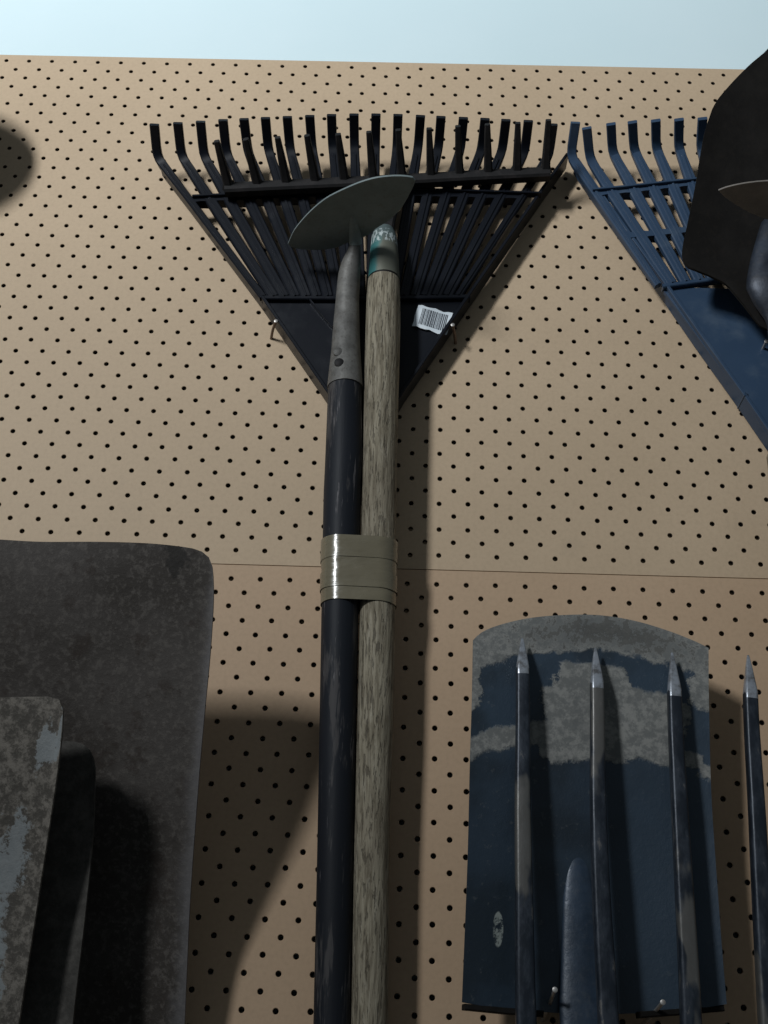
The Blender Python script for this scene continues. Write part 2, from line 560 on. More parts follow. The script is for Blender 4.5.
UNIT = 0.0127
def pegboard(name, label, mat, xa, xb, za, zb, ox, oz, rows):
    """hardboard sheet with a real staggered hole lattice: rows = (first, last) lattice row that has holes"""
    base = ((xa + xb) / 2, 0.0, za)
    e = thing(name, label, 'pegboard', base, None)
    V, F = [], []
    thick = 0.0048
    NS = 12
    ro, ri, ch = 0.0026, 0.0022, 0.0004
    i0 = math.ceil((xa / UNIT) - ox + .5)
    i1 = math.floor((xb / UNIT) - ox - .5)
    def quad(x0, x1, z0, z1, y=0.0):
        b = len(V)
        V.extend([(x0, y, z0), (x1, y, z0), (x1, y, z1), (x0, y, z1)])
        F.append((b, b + 1, b + 2, b + 3))
    ring = [(math.cos(2 * math.pi * k / NS + math.pi / 4), math.sin(2 * math.pi * k / NS + math.pi / 4)) for k in range(NS)]
    h = UNIT / 2
    for r in range(rows[0], rows[1] + 1):
        cz = 1.30 + (oz + r) * UNIT
        run = None
        for c in range(i0, i1 + 1):
            cx = (ox + c) * UNIT
            if (r + c) % 2:
                quad(cx - h, cx + h, cz - h, cz + h)
                continue
            b = len(V)
            jx, jz = random.uniform(-.0003, .0003), random.uniform(-.0003, .0003)
            V.extend([(cx + h, 0, cz + h), (cx - h, 0, cz + h), (cx - h, 0, cz - h), (cx + h, 0, cz - h)])
            V.extend([(cx + jx + ro * a, 0, cz + jz + ro * q) for a, q in ring])
            V.extend([(cx + jx + ri * a, ch, cz + jz + ri * q) for a, q in ring])
            V.extend([(cx + jx + ri * a, thick, cz + jz + ri * q) for a, q in ring])
            s = NS // 4
            for k in range(4):
                arc = [b + 4 + (k * s + t_) % NS for t_ in range(s + 1)]
                F.append((b + k, b + (k + 1) % 4) + tuple(arc[::-1]))
            for k in range(NS):
                k2 = (k + 1) % NS
                F.append((b + 4 + k, b + 4 + k2, b + 4 + NS + k2, b + 4 + NS + k))
                F.append((b + 4 + NS + k, b + 4 + NS + k2, b + 4 + 2 * NS + k2, b + 4 + 2 * NS + k))
    # plain margins
    xl, xr = (ox + i0) * UNIT - h, (ox + i1) * UNIT + h
    zl, zh = 1.30 + (oz + rows[0]) * UNIT - h, 1.30 + (oz + rows[1]) * UNIT + h
    quad(xa, xl, za, zb); quad(xr, xb, za, zb); quad(xl, xr, za, zl); quad(xl, xr, zh, zb)
    # edges
    for pts in (((xa, 0, za), (xa, thick, za), (xb, thick, za), (xb, 0, za)), ((xa, 0, zb), (xb, 0, zb), (xb, thick, zb), (xa, thick, zb)),
                ((xa, 0, za), (xa, 0, zb), (xa, thick, zb), (xa, thick, za)), ((xb, 0, za), (xb, thick, za), (xb, thick, zb), (xb, 0, zb))):
        b = len(V); V.extend(pts); F.append((b, b + 1, b + 2, b + 3))
    me = mesh('perforated_sheet', V, F, mat, e, angle=20)
    me.data.materials.append(M['core'])
    for p in me.data.polygons:
        if len(p.vertices) == 4 and abs(p.normal.y) < .3 and p.area < 1e-4:
            p.material_index = 1
    for zz in (za + .03, zb - .03):
        bv, bf = box_geo(xa, xb, thick, .028, zz - .02, zz + .02)
        mesh('batten', bv, bf, 'batten', e)
    return e

pegboard('pegboard_panel', 'pale tan perforated hardboard panel below the bright wall, behind the leaf rakes', 'board_u',
         -.95, .95, 1.7080, 2.3142, 2.5165, 37.1751, (-4, 42))
pegboard('pegboard_panel', 'warmer tan perforated hardboard panel below the seam, behind the spade and fork', 'board_l',
         -.95, .95, 0.98, 1.7072, 2.3862, 31.0352, (-50, 0))

# ------------------------------------------------------------------ nails
def nail(label, p, length=.045, droop=.006, dx=0.0, r=.0014, rust=False):
    """p = point where the nail leaves the board (x, z); head towards the viewer"""
    x, z = p
    base = (x, 0.0, z)
    e = thing('nail', label, 'nail', base, 'nails holding tools on the pegboard')
    tube('shank', [(x, .004, z - .001, r), (x + dx * .45, -length * .5, z + droop * .4, r), (x + dx, -length, z + droop, r)], 'nail_rust' if rust else 'nail', e, n=8, seg=6)
    hv, hf, _ = tube_geo([(x + dx, -length + .0002, z + droop, .0010), (x + dx, -length - .0003, z + droop, .0019), (x + dx, -length - .0009, z + droop, .0019), (x + dx, -length - .0012, z + droop, .0012)], 10)
    mesh('head', hv, hf, 'nail', e)
    return e

# ------------------------------------------------------------------ leaf rakes
def arc_pts(a, mid, b, n):
    return catmull([a, mid, b], n)

def leaf_rake(label, tips, bends, bases, bar_a, bar_m, bar_b, rimL, rimR, plate_pts, step_line, mat, base, web=None, rib=None, tine_w=.0092, low=1.0):
    e = thing('leaf_rake', label, 'rake', base)
    for i, (tp, bd, bs) in enumerate(zip(tips, bends, bases)):
        tp, bd, bs = Vector(tp), Vector(bd), Vector(bs)
        dn = (bs - bd).normalized()
        fw = (tp - bd).normalized()
        knee = [bd + dn * .012, bd + dn * .005 + fw * .0012, bd + dn * .0012 + fw * .005, bd + fw * .012]
        path = [bs, bs.lerp(bd, .35), bs.lerp(bd, .7)] + knee + [tp]
        wd = [tine_w * 1.10, tine_w * 1.08 * low, tine_w * 1.04 * low * low, tine_w, tine_w, tine_w, tine_w, tine_w * 1.02]
        if i in (0, len(tips) - 1):
            wd = [x_ * .72 for x_ in wd[:3]] + wd[3:]
        dp = [.0065, .0065, .0065, .006, .006, .006, .0055, .0045]
        o = bar('tine', path, mat, e, wd, dp)
        # raised spine along the lower run
        q = Vector((0, -.0036, 0))
        bar('tine_spine', [bs + q, bs.lerp(bd, .5) + q, bs.lerp(bd, .93) + q], mat, o, [.0018, .0022, .0024], .0016)
    def strip(name, curve, up, down, hf, hb, lift):
        """moulded band between the tines, its lower edge arched over every slot"""
        Cv = catmull(curve, 60)
        hits = []
        for bd, bs in zip(bends, bases):
            best = None
            for k in range(201):
                p = Vector(bs).lerp(Vector(bd), k / 200)
                zc = min(Cv, key=lambda c_: abs(c_.x - p.x)).z
                if best is None or abs(p.z - zc) < best[0]:
                    best = (abs(p.z - zc), p, (Vector(bd) - Vector(bs)).normalized())
            hits.append(best)
        V, F = [], []
        for (d0, p, dp_), (d1, q_, dq_) in zip(hits, hits[1:]):
            if max(d0, d1) > .006:
                continue
            n = 9
            ring = []
            for k in range(n):
                w_ = k / (n - 1)
                c_ = (2 * w_ - 1) ** 2
                ring.append((p + dp_ * up * c_ * .6).lerp(q_ + dq_ * up * c_ * .6, w_))
            for k in range(n - 1, -1, -1):
                w_ = k / (n - 1)
                c_ = 1 - math.sqrt(max(0, 1 - (2 * w_ - 1) ** 2))
                ring.append((p - dp_ * (down + down * .7 * c_)).lerp(q_ - dq_ * (down + down * .7 * c_), w_))
            b = len(V)
            m_ = len(ring)
            V += [Vector((r.x, hf, r.z)) for r in ring] + [Vector((r.x, hb, r.z)) for r in ring]
            F.append(tuple(range(b, b + m_)))
            F.append(tuple(range(b + 2 * m_ - 1, b + m_ - 1, -1)))
            F += [(b + k, b + m_ + k, b + m_ + (k + 1) % m_, b + (k + 1) % m_) for k in range(m_)]
        return mesh(name, V, F, mat, e, angle=35)
    strip('crossbar', [bar_a, bar_m, bar_b], .006, .006, -.0262, -.0150, 0)
    A = arc_pts(bar_a, bar_m, bar_b, 24)
    bar('crossbar_ridge', [p + Vector((0, -.002, .0)) for p in A], mat, e, .0075, .0022, side=Vector((0, 1, 0)))
    if web:
        strip('web_strip', list(web), .010, .0065, -.0255, -.0150, 0)
    for nm, R_ in (('side_rim', rimL), ('side_rim', rimR)):
        if R_:
            P = [Vector(p) for p in R_]
            bar(nm, P, mat, e, .022, .0032, side=Vector((0, 1, 0)))
    slab('throat_plate', plate_pts, mat, e, (0, .004, 0))
    bar('step_edge', [Vector(p) + Vector((0, .001, -.001)) for p in step_line], mat, e, .0085, .0045, side=Vector((0, 1, 0)))
    if rib:
        bar('rib', rib, mat, e, .0016, .003, side=Vector((1, 0, 0)))
    return e

tipsL = [(-0.2590, -0.0580, 2.1590), (-0.2357, -0.0580, 2.1616), (-0.2132, -0.0580, 2.1643), (-0.1909, -0.0580, 2.1669), (-0.1700, -0.0580, 2.1688), (-0.1486, -0.0580, 2.1708), (-0.1268, -0.0580, 2.1727), (-0.1044, -0.0580, 2.1747), (-0.0826, -0.0580, 2.1766), (-0.0601, -0.0580, 2.1779),
         (-0.0380, -0.0580, 2.1785), (-0.0159, -0.0580, 2.1785), (0.0067, -0.0580, 2.1777), (0.0272, -0.0580, 2.1770), (0.0497, -0.0580, 2.1762), (0.0713, -0.0580, 2.1755), (0.0922, -0.0580, 2.1747), (0.1146, -0.0580, 2.1740), (0.1390, -0.0580, 2.1700)]
bendsL = [(-0.2604, -0.0240, 2.1470), (-0.2361, -0.0240, 2.1496), (-0.2131, -0.0240, 2.1503), (-0.1904, -0.0240, 2.1543), (-0.1687, -0.0240, 2.1576), (-0.1479, -0.0240, 2.1602), (-0.1259, -0.0240, 2.1621), (-0.1035, -0.0240, 2.1648), (-0.0824, -0.0240, 2.1667), (-0.0600, -0.0240, 2.1680),
          (-0.0385, -0.0240, 2.1686), (-0.0164, -0.0240, 2.1686), (0.0053, -0.0240, 2.1685), (0.0261, -0.0240, 2.1677), (0.0487, -0.0240, 2.1670), (0.0701, -0.0240, 2.1662), (0.0911, -0.0240, 2.1648), (0.1140, -0.0240, 2.1634), (0.1384, -0.0240, 2.1594)]
a0, a1 = Vector((-0.1395, -0.0220, 1.9763)), Vector((0.0572, -0.0220, 1.9831))
basesL = [a0.lerp(a1, i / 19) for i in range(19)]
leaf_rake('black plastic leaf rake nailed behind the taped handles, with a barcode sticker', tipsL, bendsL, basesL,
          (-0.2186, -0.0240, 2.0942), (-0.0460, -0.0240, 2.1081), (0.1292, -0.0240, 2.1078),
          [(-0.2568, -0.0150, 2.1420), (-0.2207, -0.0150, 2.0917), (-0.1413, -0.0150, 1.9779), (-0.0712, -0.0150, 1.8704), (-0.0485, -0.0150, 1.8349)],
          [(0.1575, -0.0150, 2.1630), (0.1305, -0.0150, 2.1158), (0.0576, -0.0150, 1.9848), (-0.0032, -0.0150, 1.8746), (-0.0197, -0.0150, 1.8400)],
          [(-0.1417, -0.0200, 1.9777), (-0.0730, -0.0200, 1.8737), (-0.0501, -0.0200, 1.8341), (-0.0186, -0.0200, 1.8371), (-0.0024, -0.0200, 1.8758), (0.0583, -0.0200, 1.9846)],
          [(-0.1405, -0.0220, 1.9763), (-0.0411, -0.0220, 1.9785), (0.0582, -0.0220, 1.9831)], 'plastic_black', (-0.0355, -0.0000, 1.8441), low=1.06,
          rib=[(-0.0954, -0.0230, 1.9756), (-0.0831, -0.0230, 1.9597), (-0.0709, -0.0230, 1.9439)])
rakeL = bpy.data.objects['leaf_rake']
tube('socket', [(-0.0361, -0.0180, 1.8674, 0.0110), (-0.0349, -0.0180, 1.8357, 0.0117), (-0.0331, -0.0180, 1.7647, 0.0114)], 'plastic_black', rakeL, n=14, seg=8)
# barcode sticker with its bars
sq = [(0.0087, -0.0213, 1.9722), (0.0416, -0.0213, 1.9639), (0.0361, -0.0213, 1.9385), (0.0035, -0.0213, 1.9478)]
q = [Vector(p) for p in sq]
def on_sticker(u, v, lift=0.0):
    p = (q[3] * (1 - u) + q[2] * u) * (1 - v) + (q[0] * (1 - u) + q[1] * u) * v
    return p + Vector((0, -lift - .0009 * math.sin(u * 6.0) - .0008, 0))
V, F = [], []
for j in range(5):
    for i in range(9):
        V.append(on_sticker(i / 8 + (.012 * math.sin(j * 2.1) if i in (0, 8) else 0), j / 4 + (.03 * math.sin(i * 1.9) if j in (0, 4) else 0)))
for j in range(4):
    for i in range(8):
        F.append((j * 9 + i, j * 9 + i + 1, j * 9 + i + 10, j * 9 + i + 9))
stk = mesh('barcode_sticker', V, F, 'paper', rakeL)
stk['label'] = 'white paper barcode sticker'
V, F = [], []
uu = .16
rb = random.Random(3)
while uu < .88:
    wbar = rb.choice((.010, .014, .022, .030))
    b = len(V)
    for v_ in (.15, .4, .65, .88):
        V += [on_sticker(uu, v_, .00025), on_sticker(min(.9, uu + wbar), v_, .00025)]
    for k in range(3):
        F.append((b + 2 * k, b + 2 * k + 1, b + 2 * k + 3, b + 2 * k + 2))
    uu += wbar + rb.choice((.012, .016, .022))
mesh('barcode_print', V, F, 'ink', stk)

tipsR = [(0.1615, -0.0580, 2.1733), (0.1724, -0.0580, 2.1663), (0.1968, -0.0580, 2.1723), (0.2183, -0.0580, 2.1755), (0.2418, -0.0580, 2.1782), (0.2651, -0.0580, 2.1802), (0.2887, -0.0580, 2.1822)]
bendsR = [(0.1608, -0.0240, 2.1600), (0.1804, -0.0240, 2.1565), (0.2038, -0.0240, 2.1666), (0.2260, -0.0240, 2.1706), (0.2487, -0.0240, 2.1739), (0.2717, -0.0240, 2.1752), (0.2943, -0.0240, 2.1765)]
basesR = []
AX = (0.3812, -0.0240, 2.1097)[0]
b0, b1 = Vector((0.2385, -0.0220, 2.0012)), Vector((0.3710, -0.0220, 2.0229))
for i in range(11):
    basesR.append(b0.lerp(b1, i / 10.0))
pitch_t = (Vector(tipsR[6]) - Vector(tipsR[5]))
pitch_b = (Vector(bendsR[6]) - Vector(bendsR[5]))
for k in (1, 2, 3, 4):
    tipsR.append(tuple(Vector((0.2887, -0.0580, 2.1822)) + pitch_t * k))
    bendsR.append(tuple(Vector((0.2943, -0.0240, 2.1765)) + pitch_b * k))
def mir(p):
    return (2 * AX - p[0], p[1], p[2])
tipsR = tipsR + [mir(p) for p in tipsR[9::-1]]
bendsR = bendsR + [mir(p) for p in bendsR[9::-1]]
basesR = [tuple(p) for p in basesR]
basesR = basesR + [mir(p) for p in basesR[9::-1]]
rl = [(0.1677, -0.0140, 2.1575), (0.1844, -0.0140, 2.1228), (0.2141, -0.0140, 2.0641), (0.2460, -0.0140, 2.0027), (0.2754, -0.0140, 1.9431), (0.3074, -0.0140, 1.8809), (0.3237, -0.0140, 1.8474), (0.3339, -0.0140, 1.8269)]
pl = [(0.2418, -0.0200, 2.0016), (0.2738, -0.0200, 1.9411), (0.3058, -0.0200, 1.8814), (0.3219, -0.0200, 1.8469), (0.3321, -0.0200, 1.8265)]
rakeR = leaf_rake('navy blue plastic leaf rake at the right, partly hidden behind the dark rusty shovel', tipsR, bendsR, basesR,
          (0.1804, -0.0240, 2.1138), tuple(Vector(mir((0.1804, -0.0240, 2.1138))).lerp(Vector((0.1804, -0.0240, 2.1138)), .5) + Vector((0, 0, .026))), mir((0.1804, -0.0240, 2.1138)),
          rl, [mir(p) for p in rl], pl + [mir(p) for p in pl[::-1]],
          [(0.2423, -0.0220, 2.0007), (0.3027, -0.0220, 2.0125), (0.3709, -0.0220, 2.0216), mir((0.3027, -0.0220, 2.0125)), mir((0.2423, -0.0220, 2.0007))], 'plastic_navy', (0.3527, -0.0000, 1.8208),
          web=((0.2096, -0.0220, 2.0623), tuple(Vector(mir((0.2096, -0.0220, 2.0623))).lerp(Vector((0.2096, -0.0220, 2.0623)), .5) + Vector((0, 0, .022))), mir((0.2096, -0.0220, 2.0623))), low=1.10)
nx_, ny_, nz_ = (0.3074, -0.0140, 1.8809)
bar('side_notch', [(nx_, -.0258, nz_), (nx_, -.014, nz_), (nx_, -.0025, nz_)], 'plastic_navy', rakeR, .0016, .0074)
tube('socket', [(0.3503, -0.0180, 1.8468, 0.0117), (0.3458, -0.0180, 1.8107, 0.0124), (0.3367, -0.0180, 1.7368, 0.0121)], 'plastic_navy', rakeR, n=14, seg=8)

nail('shiny headed nail holding the left edge of the black leaf rake', (-0.1321, -0.0000, 1.9457)[0::2], .026, .001, .0075, rust=True)
nail('shiny headed nail beside the barcode sticker on the black leaf rake', (0.0461, -0.0000, 1.9451)[0::2], .026, .002, -.0045, rust=True)
nail('nail head on the navy leaf rake at the right edge', (0.3317, -0.0000, 1.9327)[0::2], .030, .001)

# ------------------------------------------------------------------ garden (bow) rake with the wooden handle
DOWN = Vector((0, 0, -1))
def extend(pts, z_end, r_end=None):
    a, b = Vector(pts[-2][:3]), Vector(pts[-1][:3])
    d = (b - a).normalized()
    k = (b.z - z_end) / -d.z
    e = b + d * k
    return pts + [(e.x, min(e.y, -.016), e.z, r_end or pts[-1][3])]

wood = extend([(-0.0241, -0.0460, 1.9812, 0.0149), (-0.0239, -0.0460, 1.9593, 0.0158), (-0.0232, -0.0460, 1.9256, 0.0160), (-0.0217, -0.0445, 1.7904, 0.0149), (-0.0197, -0.0420, 1.6877, 0.0146), (-0.0179, -0.0390, 1.5772, 0.0144), (-0.0173, -0.0360, 1.4769, 0.0135), (-0.0144, -0.0320, 1.3431, 0.0132)], .92)
gr = thing('garden_rake', 'iron garden rake with a weathered wooden handle and a worn teal ferrule', 'rake', (wood[-1][0], -.02, .92))
tube('handle', wood, 'wood', gr, n=28, seg=60)
tube('handle_shoulder', [(-0.0240, -0.0460, 1.9806, 0.0142), (-0.0241, -0.0460, 1.9835, 0.0143)], 'iron', gr, n=24, seg=3)
tube('ferrule', [(-0.0241, -0.0460, 1.9832, 0.0149), (-0.0246, -0.0460, 2.0034, 0.0142), (-0.0250, -0.0460, 2.0225, 0.0130), (-0.0254, -0.0460, 2.0345, 0.0119), (-0.0256, -0.0460, 2.0418, 0.0091)], 'ferrule', gr, n=24, seg=14)
bar('neck', [(-0.0254, -0.0460, 2.0345), (-0.0245, -0.0430, 2.0629), (-0.0244, -0.0380, 2.0911), (-0.0249, -0.0350, 2.1104)], 'iron', gr, [.016, .020, .030, .040], [.012, .010, .009, .008])
gr_bar = bar('head_bar', [(-0.1851, -0.0360, 2.0960), (-0.1111, -0.0360, 2.1026), (-0.0249, -0.0360, 2.1102), (0.0575, -0.0360, 2.1183), (0.1368, -0.0360, 2.1257)], 'iron', gr, .012, .0125, side=Vector((0, 1, 0)))
tb = [(228.5 + i * 28.75, 188.0 - i * 1.42) for i in range(12)]
ba, bb = Vector((-0.1815, -0.0360, 2.0994)), Vector((0.1329, -0.0360, 2.1289))
ta, tz = Vector((-0.1901, -0.0820, 2.1158)), Vector((0.1313, -0.0820, 2.1512))
for i in range(12):
    s = i / 11
    p, tp = ba.lerp(bb, s), ta.lerp(tz, s)
    tp = tp + Vector((random.uniform(-.0012, .0012), 0, random.uniform(-.001, .001)))
    bar('tooth', [p, p.lerp(tp, .12), p.lerp(tp, .55), tp], 'iron', gr, [.013, .0085, .0070, .0052], [.012, .0095, .0078, .0055])

# ------------------------------------------------------------------ hoe with the dark painted handle
dark = extend([(-0.0554, -0.0470, 1.8762, 0.0140), (-0.0550, -0.0470, 1.8572, 0.0151), (-0.0526, -0.0450, 1.7892, 0.0164), (-0.0524, -0.0440, 1.7509, 0.0160), (-0.0485, -0.0405, 1.6132, 0.0149), (-0.0445, -0.0360, 1.4761, 0.0139), (-0.0409, -0.0320, 1.3423, 0.0132)], .90)
hoe = thing('hoe', 'half-moon hoe with steel neck and dark blue-black handle, taped to the wooden handle', 'hoe', (dark[-1][0], -.02, .90))
tube('handle', dark, 'dark_handle', hoe, n=28, seg=60)
sock = tube('socket', [(-0.0549, -0.0470, 1.8614, 0.0160), (-0.0554, -0.0470, 1.8741, 0.0152), (-0.0561, -0.0470, 1.9020, 0.0132), (-0.0567, -0.0475, 1.9258, 0.0123), (-0.0570, -0.0490, 1.9562, 0.0109), (-0.0564, -0.0520, 1.9814, 0.0105), (-0.0547, -0.0560, 1.9935, 0.0092), (-0.0526, -0.0610, 2.0024, 0.0065), (-0.0513, -0.0670, 2.0093, 0.0050)], 'hoe_socket', hoe, n=22, seg=30)
tube('neck', [(-0.0514, -0.0660, 2.0078, 0.0058), (-0.0518, -0.0745, 2.0137, 0.0054), (-0.0528, -0.0860, 2.0157, 0.0044), (-0.0539, -0.1010, 2.0162, 0.0020)], 'hoe_blade', hoe, n=14, seg=12)
for px_ in (0, 1):
    P = ((-0.0636, -0.0570, 1.8912), (-0.0620, -0.0585, 1.8790))[px_]
    hv, hf, _ = tube_geo([(P[0] + .0015, P[1] + .008, P[2], .0044), (P[0] + .0015, P[1] - .0030, P[2], .0044), (P[0] + .0015, P[1] - .0040, P[2], .0028)], 12)
    mesh('rivet', hv, hf, 'iron' if px_ else 'hoe_socket', sock)
zb = (-0.0519, -0.0700, 2.0139)[2]
hb = [(-0.1155, -0.0563, 2.0139), (-0.1078, -0.0765, 2.0139), (-0.0930, -0.1004, 2.0139), (-0.0769, -0.1195, 2.0139), (-0.0602, -0.1323, 2.0139), (-0.0439, -0.1423, 2.0139), (-0.0295, -0.1481, 2.0139), (-0.0135, -0.1505, 2.0139), (-0.0011, -0.1495, 2.0139), (0.0027, -0.1463, 2.0139),
      (0.0001, -0.1348, 2.0139), (-0.0085, -0.1112, 2.0139), (-0.0198, -0.0933, 2.0139), (-0.0316, -0.0819, 2.0139), (-0.0416, -0.0703, 2.0139), (-0.0593, -0.0597, 2.0139), (-0.0698, -0.0528, 2.0139), (-0.0857, -0.0486, 2.0139), (-0.1027, -0.0490, 2.0139), (-0.1130, -0.0520, 2.0139)]
slab('blade', catmull(hb + hb[:1], 64)[:-1], 'hoe_blade', hoe, (0, 0, .0018))

# ------------------------------------------------------------------ packing tape round both handles
def tape_ring(z, grow):
    def cen(pts):
        for a, b in zip(pts, pts[1:]):
            if a[2] >= z >= b[2]:
                s = (a[2] - z) / (a[2] - b[2])
                return [a[k] * (1 - s) + b[k] * s for k in range(4)]
    a, b = cen(dark), cen(wood)
    ca, cb = Vector((a[0], a[1])), Vector((b[0], b[1]))
    d = (cb - ca).normalized()
    nrm = Vector((-d.y, d.x))
    ring = []
    for k in range(15):
        t_ = math.pi / 2 + math.pi * k / 14
        o = ca + (d * math.cos(t_) + nrm * math.sin(t_)) * (a[3] + grow)
        ring.append((o.x, o.y, z))
    for k in range(15):
        t_ = -math.pi / 2 + math.pi * k / 14
        o = cb + (d * math.cos(t_) + nrm * math.sin(t_)) * (b[3] + grow)
        ring.append((o.x, o.y, z))
    return ring
z_hi, z_lo = (-0.0353, -0.0580, 1.7109)[2], (-0.0331, -0.0580, 1.6549)[2]
tp_ = thing('packing_tape', 'shiny brown packing tape binding the dark and the wooden handle together', 'tape', ((dark[3][0] + wood[4][0]) / 2, -.04, z_lo))
layers = [(1.0, .42, .0012), (.84, .22, .0018), (.55, 0.0, .0022), (.30, .06, .0015)]
for k, (sa, sb, g) in enumerate(((1.0, .66, .0016), (.72, .42, .0010), (.46, .20, .0017), (.24, 0.0, .0010))):
    rings = []
    for j in range(9):
        z = z_lo + (z_hi - z_lo) * (sa + (sb - sa) * j / 8)
        rr = tape_ring(z, g)
        wob = []
        for i_, (x, y, zz) in enumerate(rr):
            e_ = 1 if j in (0, 8) else 0
            wob.append((x + .0005 * noise.noise(Vector((x * 60, zz * 90, k))), y - .0004 * abs(noise.noise(Vector((x * 90, zz * 140, k + 3)))), zz + e_ * .0009 * noise.noise(Vector((x * 80, y * 40, k)))))
        rings.append(wob)
    V, F = loft(rings, True, False)
    mesh('tape_layer', V, F, 'tape', tp_, angle=60)

# ------------------------------------------------------------------ big square-mouthed shovel at the left
def shovel_handle(e, x, y, z_top, z_end, r0, r1, mat='wood'):
    tube('handle', [(x, y, z_top, r0), (x, y + .004, (z_top + z_end) / 2, r0), (x, min(y + .01, -.02), z_end, r1)], mat, e, n=18, seg=14)

sxc = (-0.2618, -0.1400, 1.6139)[0]
rt = [(-0.1439, -0.0340, 1.3287), (-0.1444, -0.0460, 1.3669), (-0.1452, -0.0600, 1.4190), (-0.1421, -0.0920, 1.4902), (-0.1390, -0.1150, 1.5425), (-0.1367, -0.1310, 1.5824), (-0.1358, -0.1450, 1.6156), (-0.1371, -0.1500, 1.6331)]
tpR = [(-0.1371, -0.1500, 1.6331), (-0.1394, -0.1520, 1.6433), (-0.1457, -0.1530, 1.6499), (-0.1569, -0.1540, 1.6531), (-0.1852, -0.1540, 1.6559), (-0.2220, -0.1540, 1.6560)]
mx = lambda p: (2 * sxc - p[0], p[1], p[2])
top = [mx(p) for p in tpR] + [(-0.2646, -0.1540, 1.6548)] + tpR[::-1]
lf = [mx(p) for p in rt]
bt = [lf[0], (sxc - .06, rt[0][1], rt[0][2] - .004), (sxc, rt[0][1], rt[0][2] - .012), (sxc + .06, rt[0][1], rt[0][2] - .004), rt[0]]
sh = thing('square_shovel', 'large dark rusty square-mouthed shovel at the lower left, backmost of the three blades', 'shovel', (sxc, -.03, .72))
plate('blade', top, rt, bt, lf, 'shovel_rust', sh, .003, .020, lambda v: 1.0 - .93 * v, 40, 40, rnd=.0015)
tube('socket', [(sxc, -.052, 1.43, .004), (sxc, -.046, 1.39, .016), (sxc, -.040, 1.33, .023), (sxc, -.037, 1.26, .021), (sxc, -.036, 1.16, .019)], 'rust_blade', sh, n=18, seg=18)
shovel_handle(sh, sxc, -.036, 1.17, .72, .0165, .016)

# darker middle blade
def blade_tool(name, label, cat, rtop, rside, half, mat, dish, bend, z_end, thick=.003, sock=True):
    """symmetric blade: rtop from the right corner to the middle line, rside from bottom to the corner"""
    cx = rtop[-1][0]
    mm = lambda p: (2 * cx - p[0], p[1], p[2])
    top = [mm(p) for p in rtop[:-1]] + [rtop[-1]] + rtop[:-1][::-1]
    left = [mm(p) for p in rside]
    b = rside[0]
    bt = [mm(b), (cx, b[1], b[2] - .012), b]
    e = thing(name, label, cat, (cx, b[1], z_end))
    plate('blade', top, rside, bt, left, mat, e, thick, dish, bend, 28, 30, rnd=.0015)
    yb = b[1] + dish
    if sock:
        tube('socket', [(cx, yb + .004, b[2] + .10, .003), (cx, yb, b[2] + .05, .014), (cx, yb, b[2] - .01, .022), (cx, yb + .004, b[2] - .08, .020), (cx, yb + .006, b[2] - .18, .018)], 'socket_dark', e, n=18, seg=18)
        shovel_handle(e, cx, yb + .006, b[2] - .17, z_end, .0165, .016)
    return e
blade_tool('digging_shovel', 'dark brown shovel blade between the pale crusted blade and the big square shovel', 'shovel',
           [(-0.2091, -0.1240, 1.4905), (-0.2109, -0.1250, 1.5000), (-0.2154, -0.1260, 1.5088), (-0.2225, -0.1260, 1.5136), (-0.2368, -0.1260, 1.5153), (-0.2849, -0.1260, 1.5153)],
           [(-0.2106, -0.0840, 1.3248), (-0.2104, -0.0890, 1.3490), (-0.2085, -0.1010, 1.4015), (-0.2078, -0.1140, 1.4557), (-0.2091, -0.1240, 1.4905)], None, 'dark_blade', .012, lambda v: 1 - .5 * v, .80)
blade_tool('crusted_spade', 'pale crusted spade with bare grey patches, frontmost blade at the lower left edge', 'spade',
           [(-0.2246, -0.1680, 1.5156), (-0.2258, -0.1690, 1.5250), (-0.2288, -0.1700, 1.5308), (-0.2352, -0.1700, 1.5327), (-0.2488, -0.1700, 1.5327), (-0.3257, -0.1700, 1.5300)],
           [(-0.2406, -0.1060, 1.3231), (-0.2387, -0.1130, 1.3465), (-0.2334, -0.1310, 1.4158), (-0.2269, -0.1530, 1.4735), (-0.2245, -0.1650, 1.5056), (-0.2246, -0.1680, 1.5156)], None, 'crust_blade', .010, lambda v: 1 - .5 * v, .80)

# ------------------------------------------------------------------ spade and fork at the right
spr = [(0.2339, -0.0500, 1.3626), (0.2338, -0.0510, 1.4079), (0.2349, -0.0520, 1.4669), (0.2365, -0.0530, 1.5182), (0.2405, -0.0540, 1.5803), (0.2441, -0.0540, 1.6229)]
spl = [(0.0497, -0.0500, 1.3582), (0.0517, -0.0510, 1.4058), (0.0538, -0.0520, 1.4614), (0.0554, -0.0530, 1.5280), (0.0569, -0.0540, 1.5748), (0.0579, -0.0540, 1.6241)]
spt = [(0.0579, -0.0540, 1.6241), (0.0651, -0.0540, 1.6311), (0.0795, -0.0540, 1.6379), (0.1036, -0.0540, 1.6446), (0.1317, -0.0540, 1.6482), (0.1598, -0.0540, 1.6488), (0.1875, -0.0540, 1.6449), (0.2132, -0.0540, 1.6372), (0.2339, -0.0540, 1.6285), (0.2441, -0.0540, 1.6229)]
spb = [(0.0497, -0.0500, 1.3582), (0.0761, -0.0500, 1.3552), (0.1073, -0.0500, 1.3542), (0.1419, -0.0500, 1.3540), (0.1800, -0.0500, 1.3558), (0.2079, -0.0500, 1.3583), (0.2339, -0.0500, 1.3626)]
sp = thing('spade', 'navy spade with dried grey mud on its rounded mouth, behind the garden fork', 'spade', ((0.1414, -0.0400, 1.3546)[0], -.04, .70))
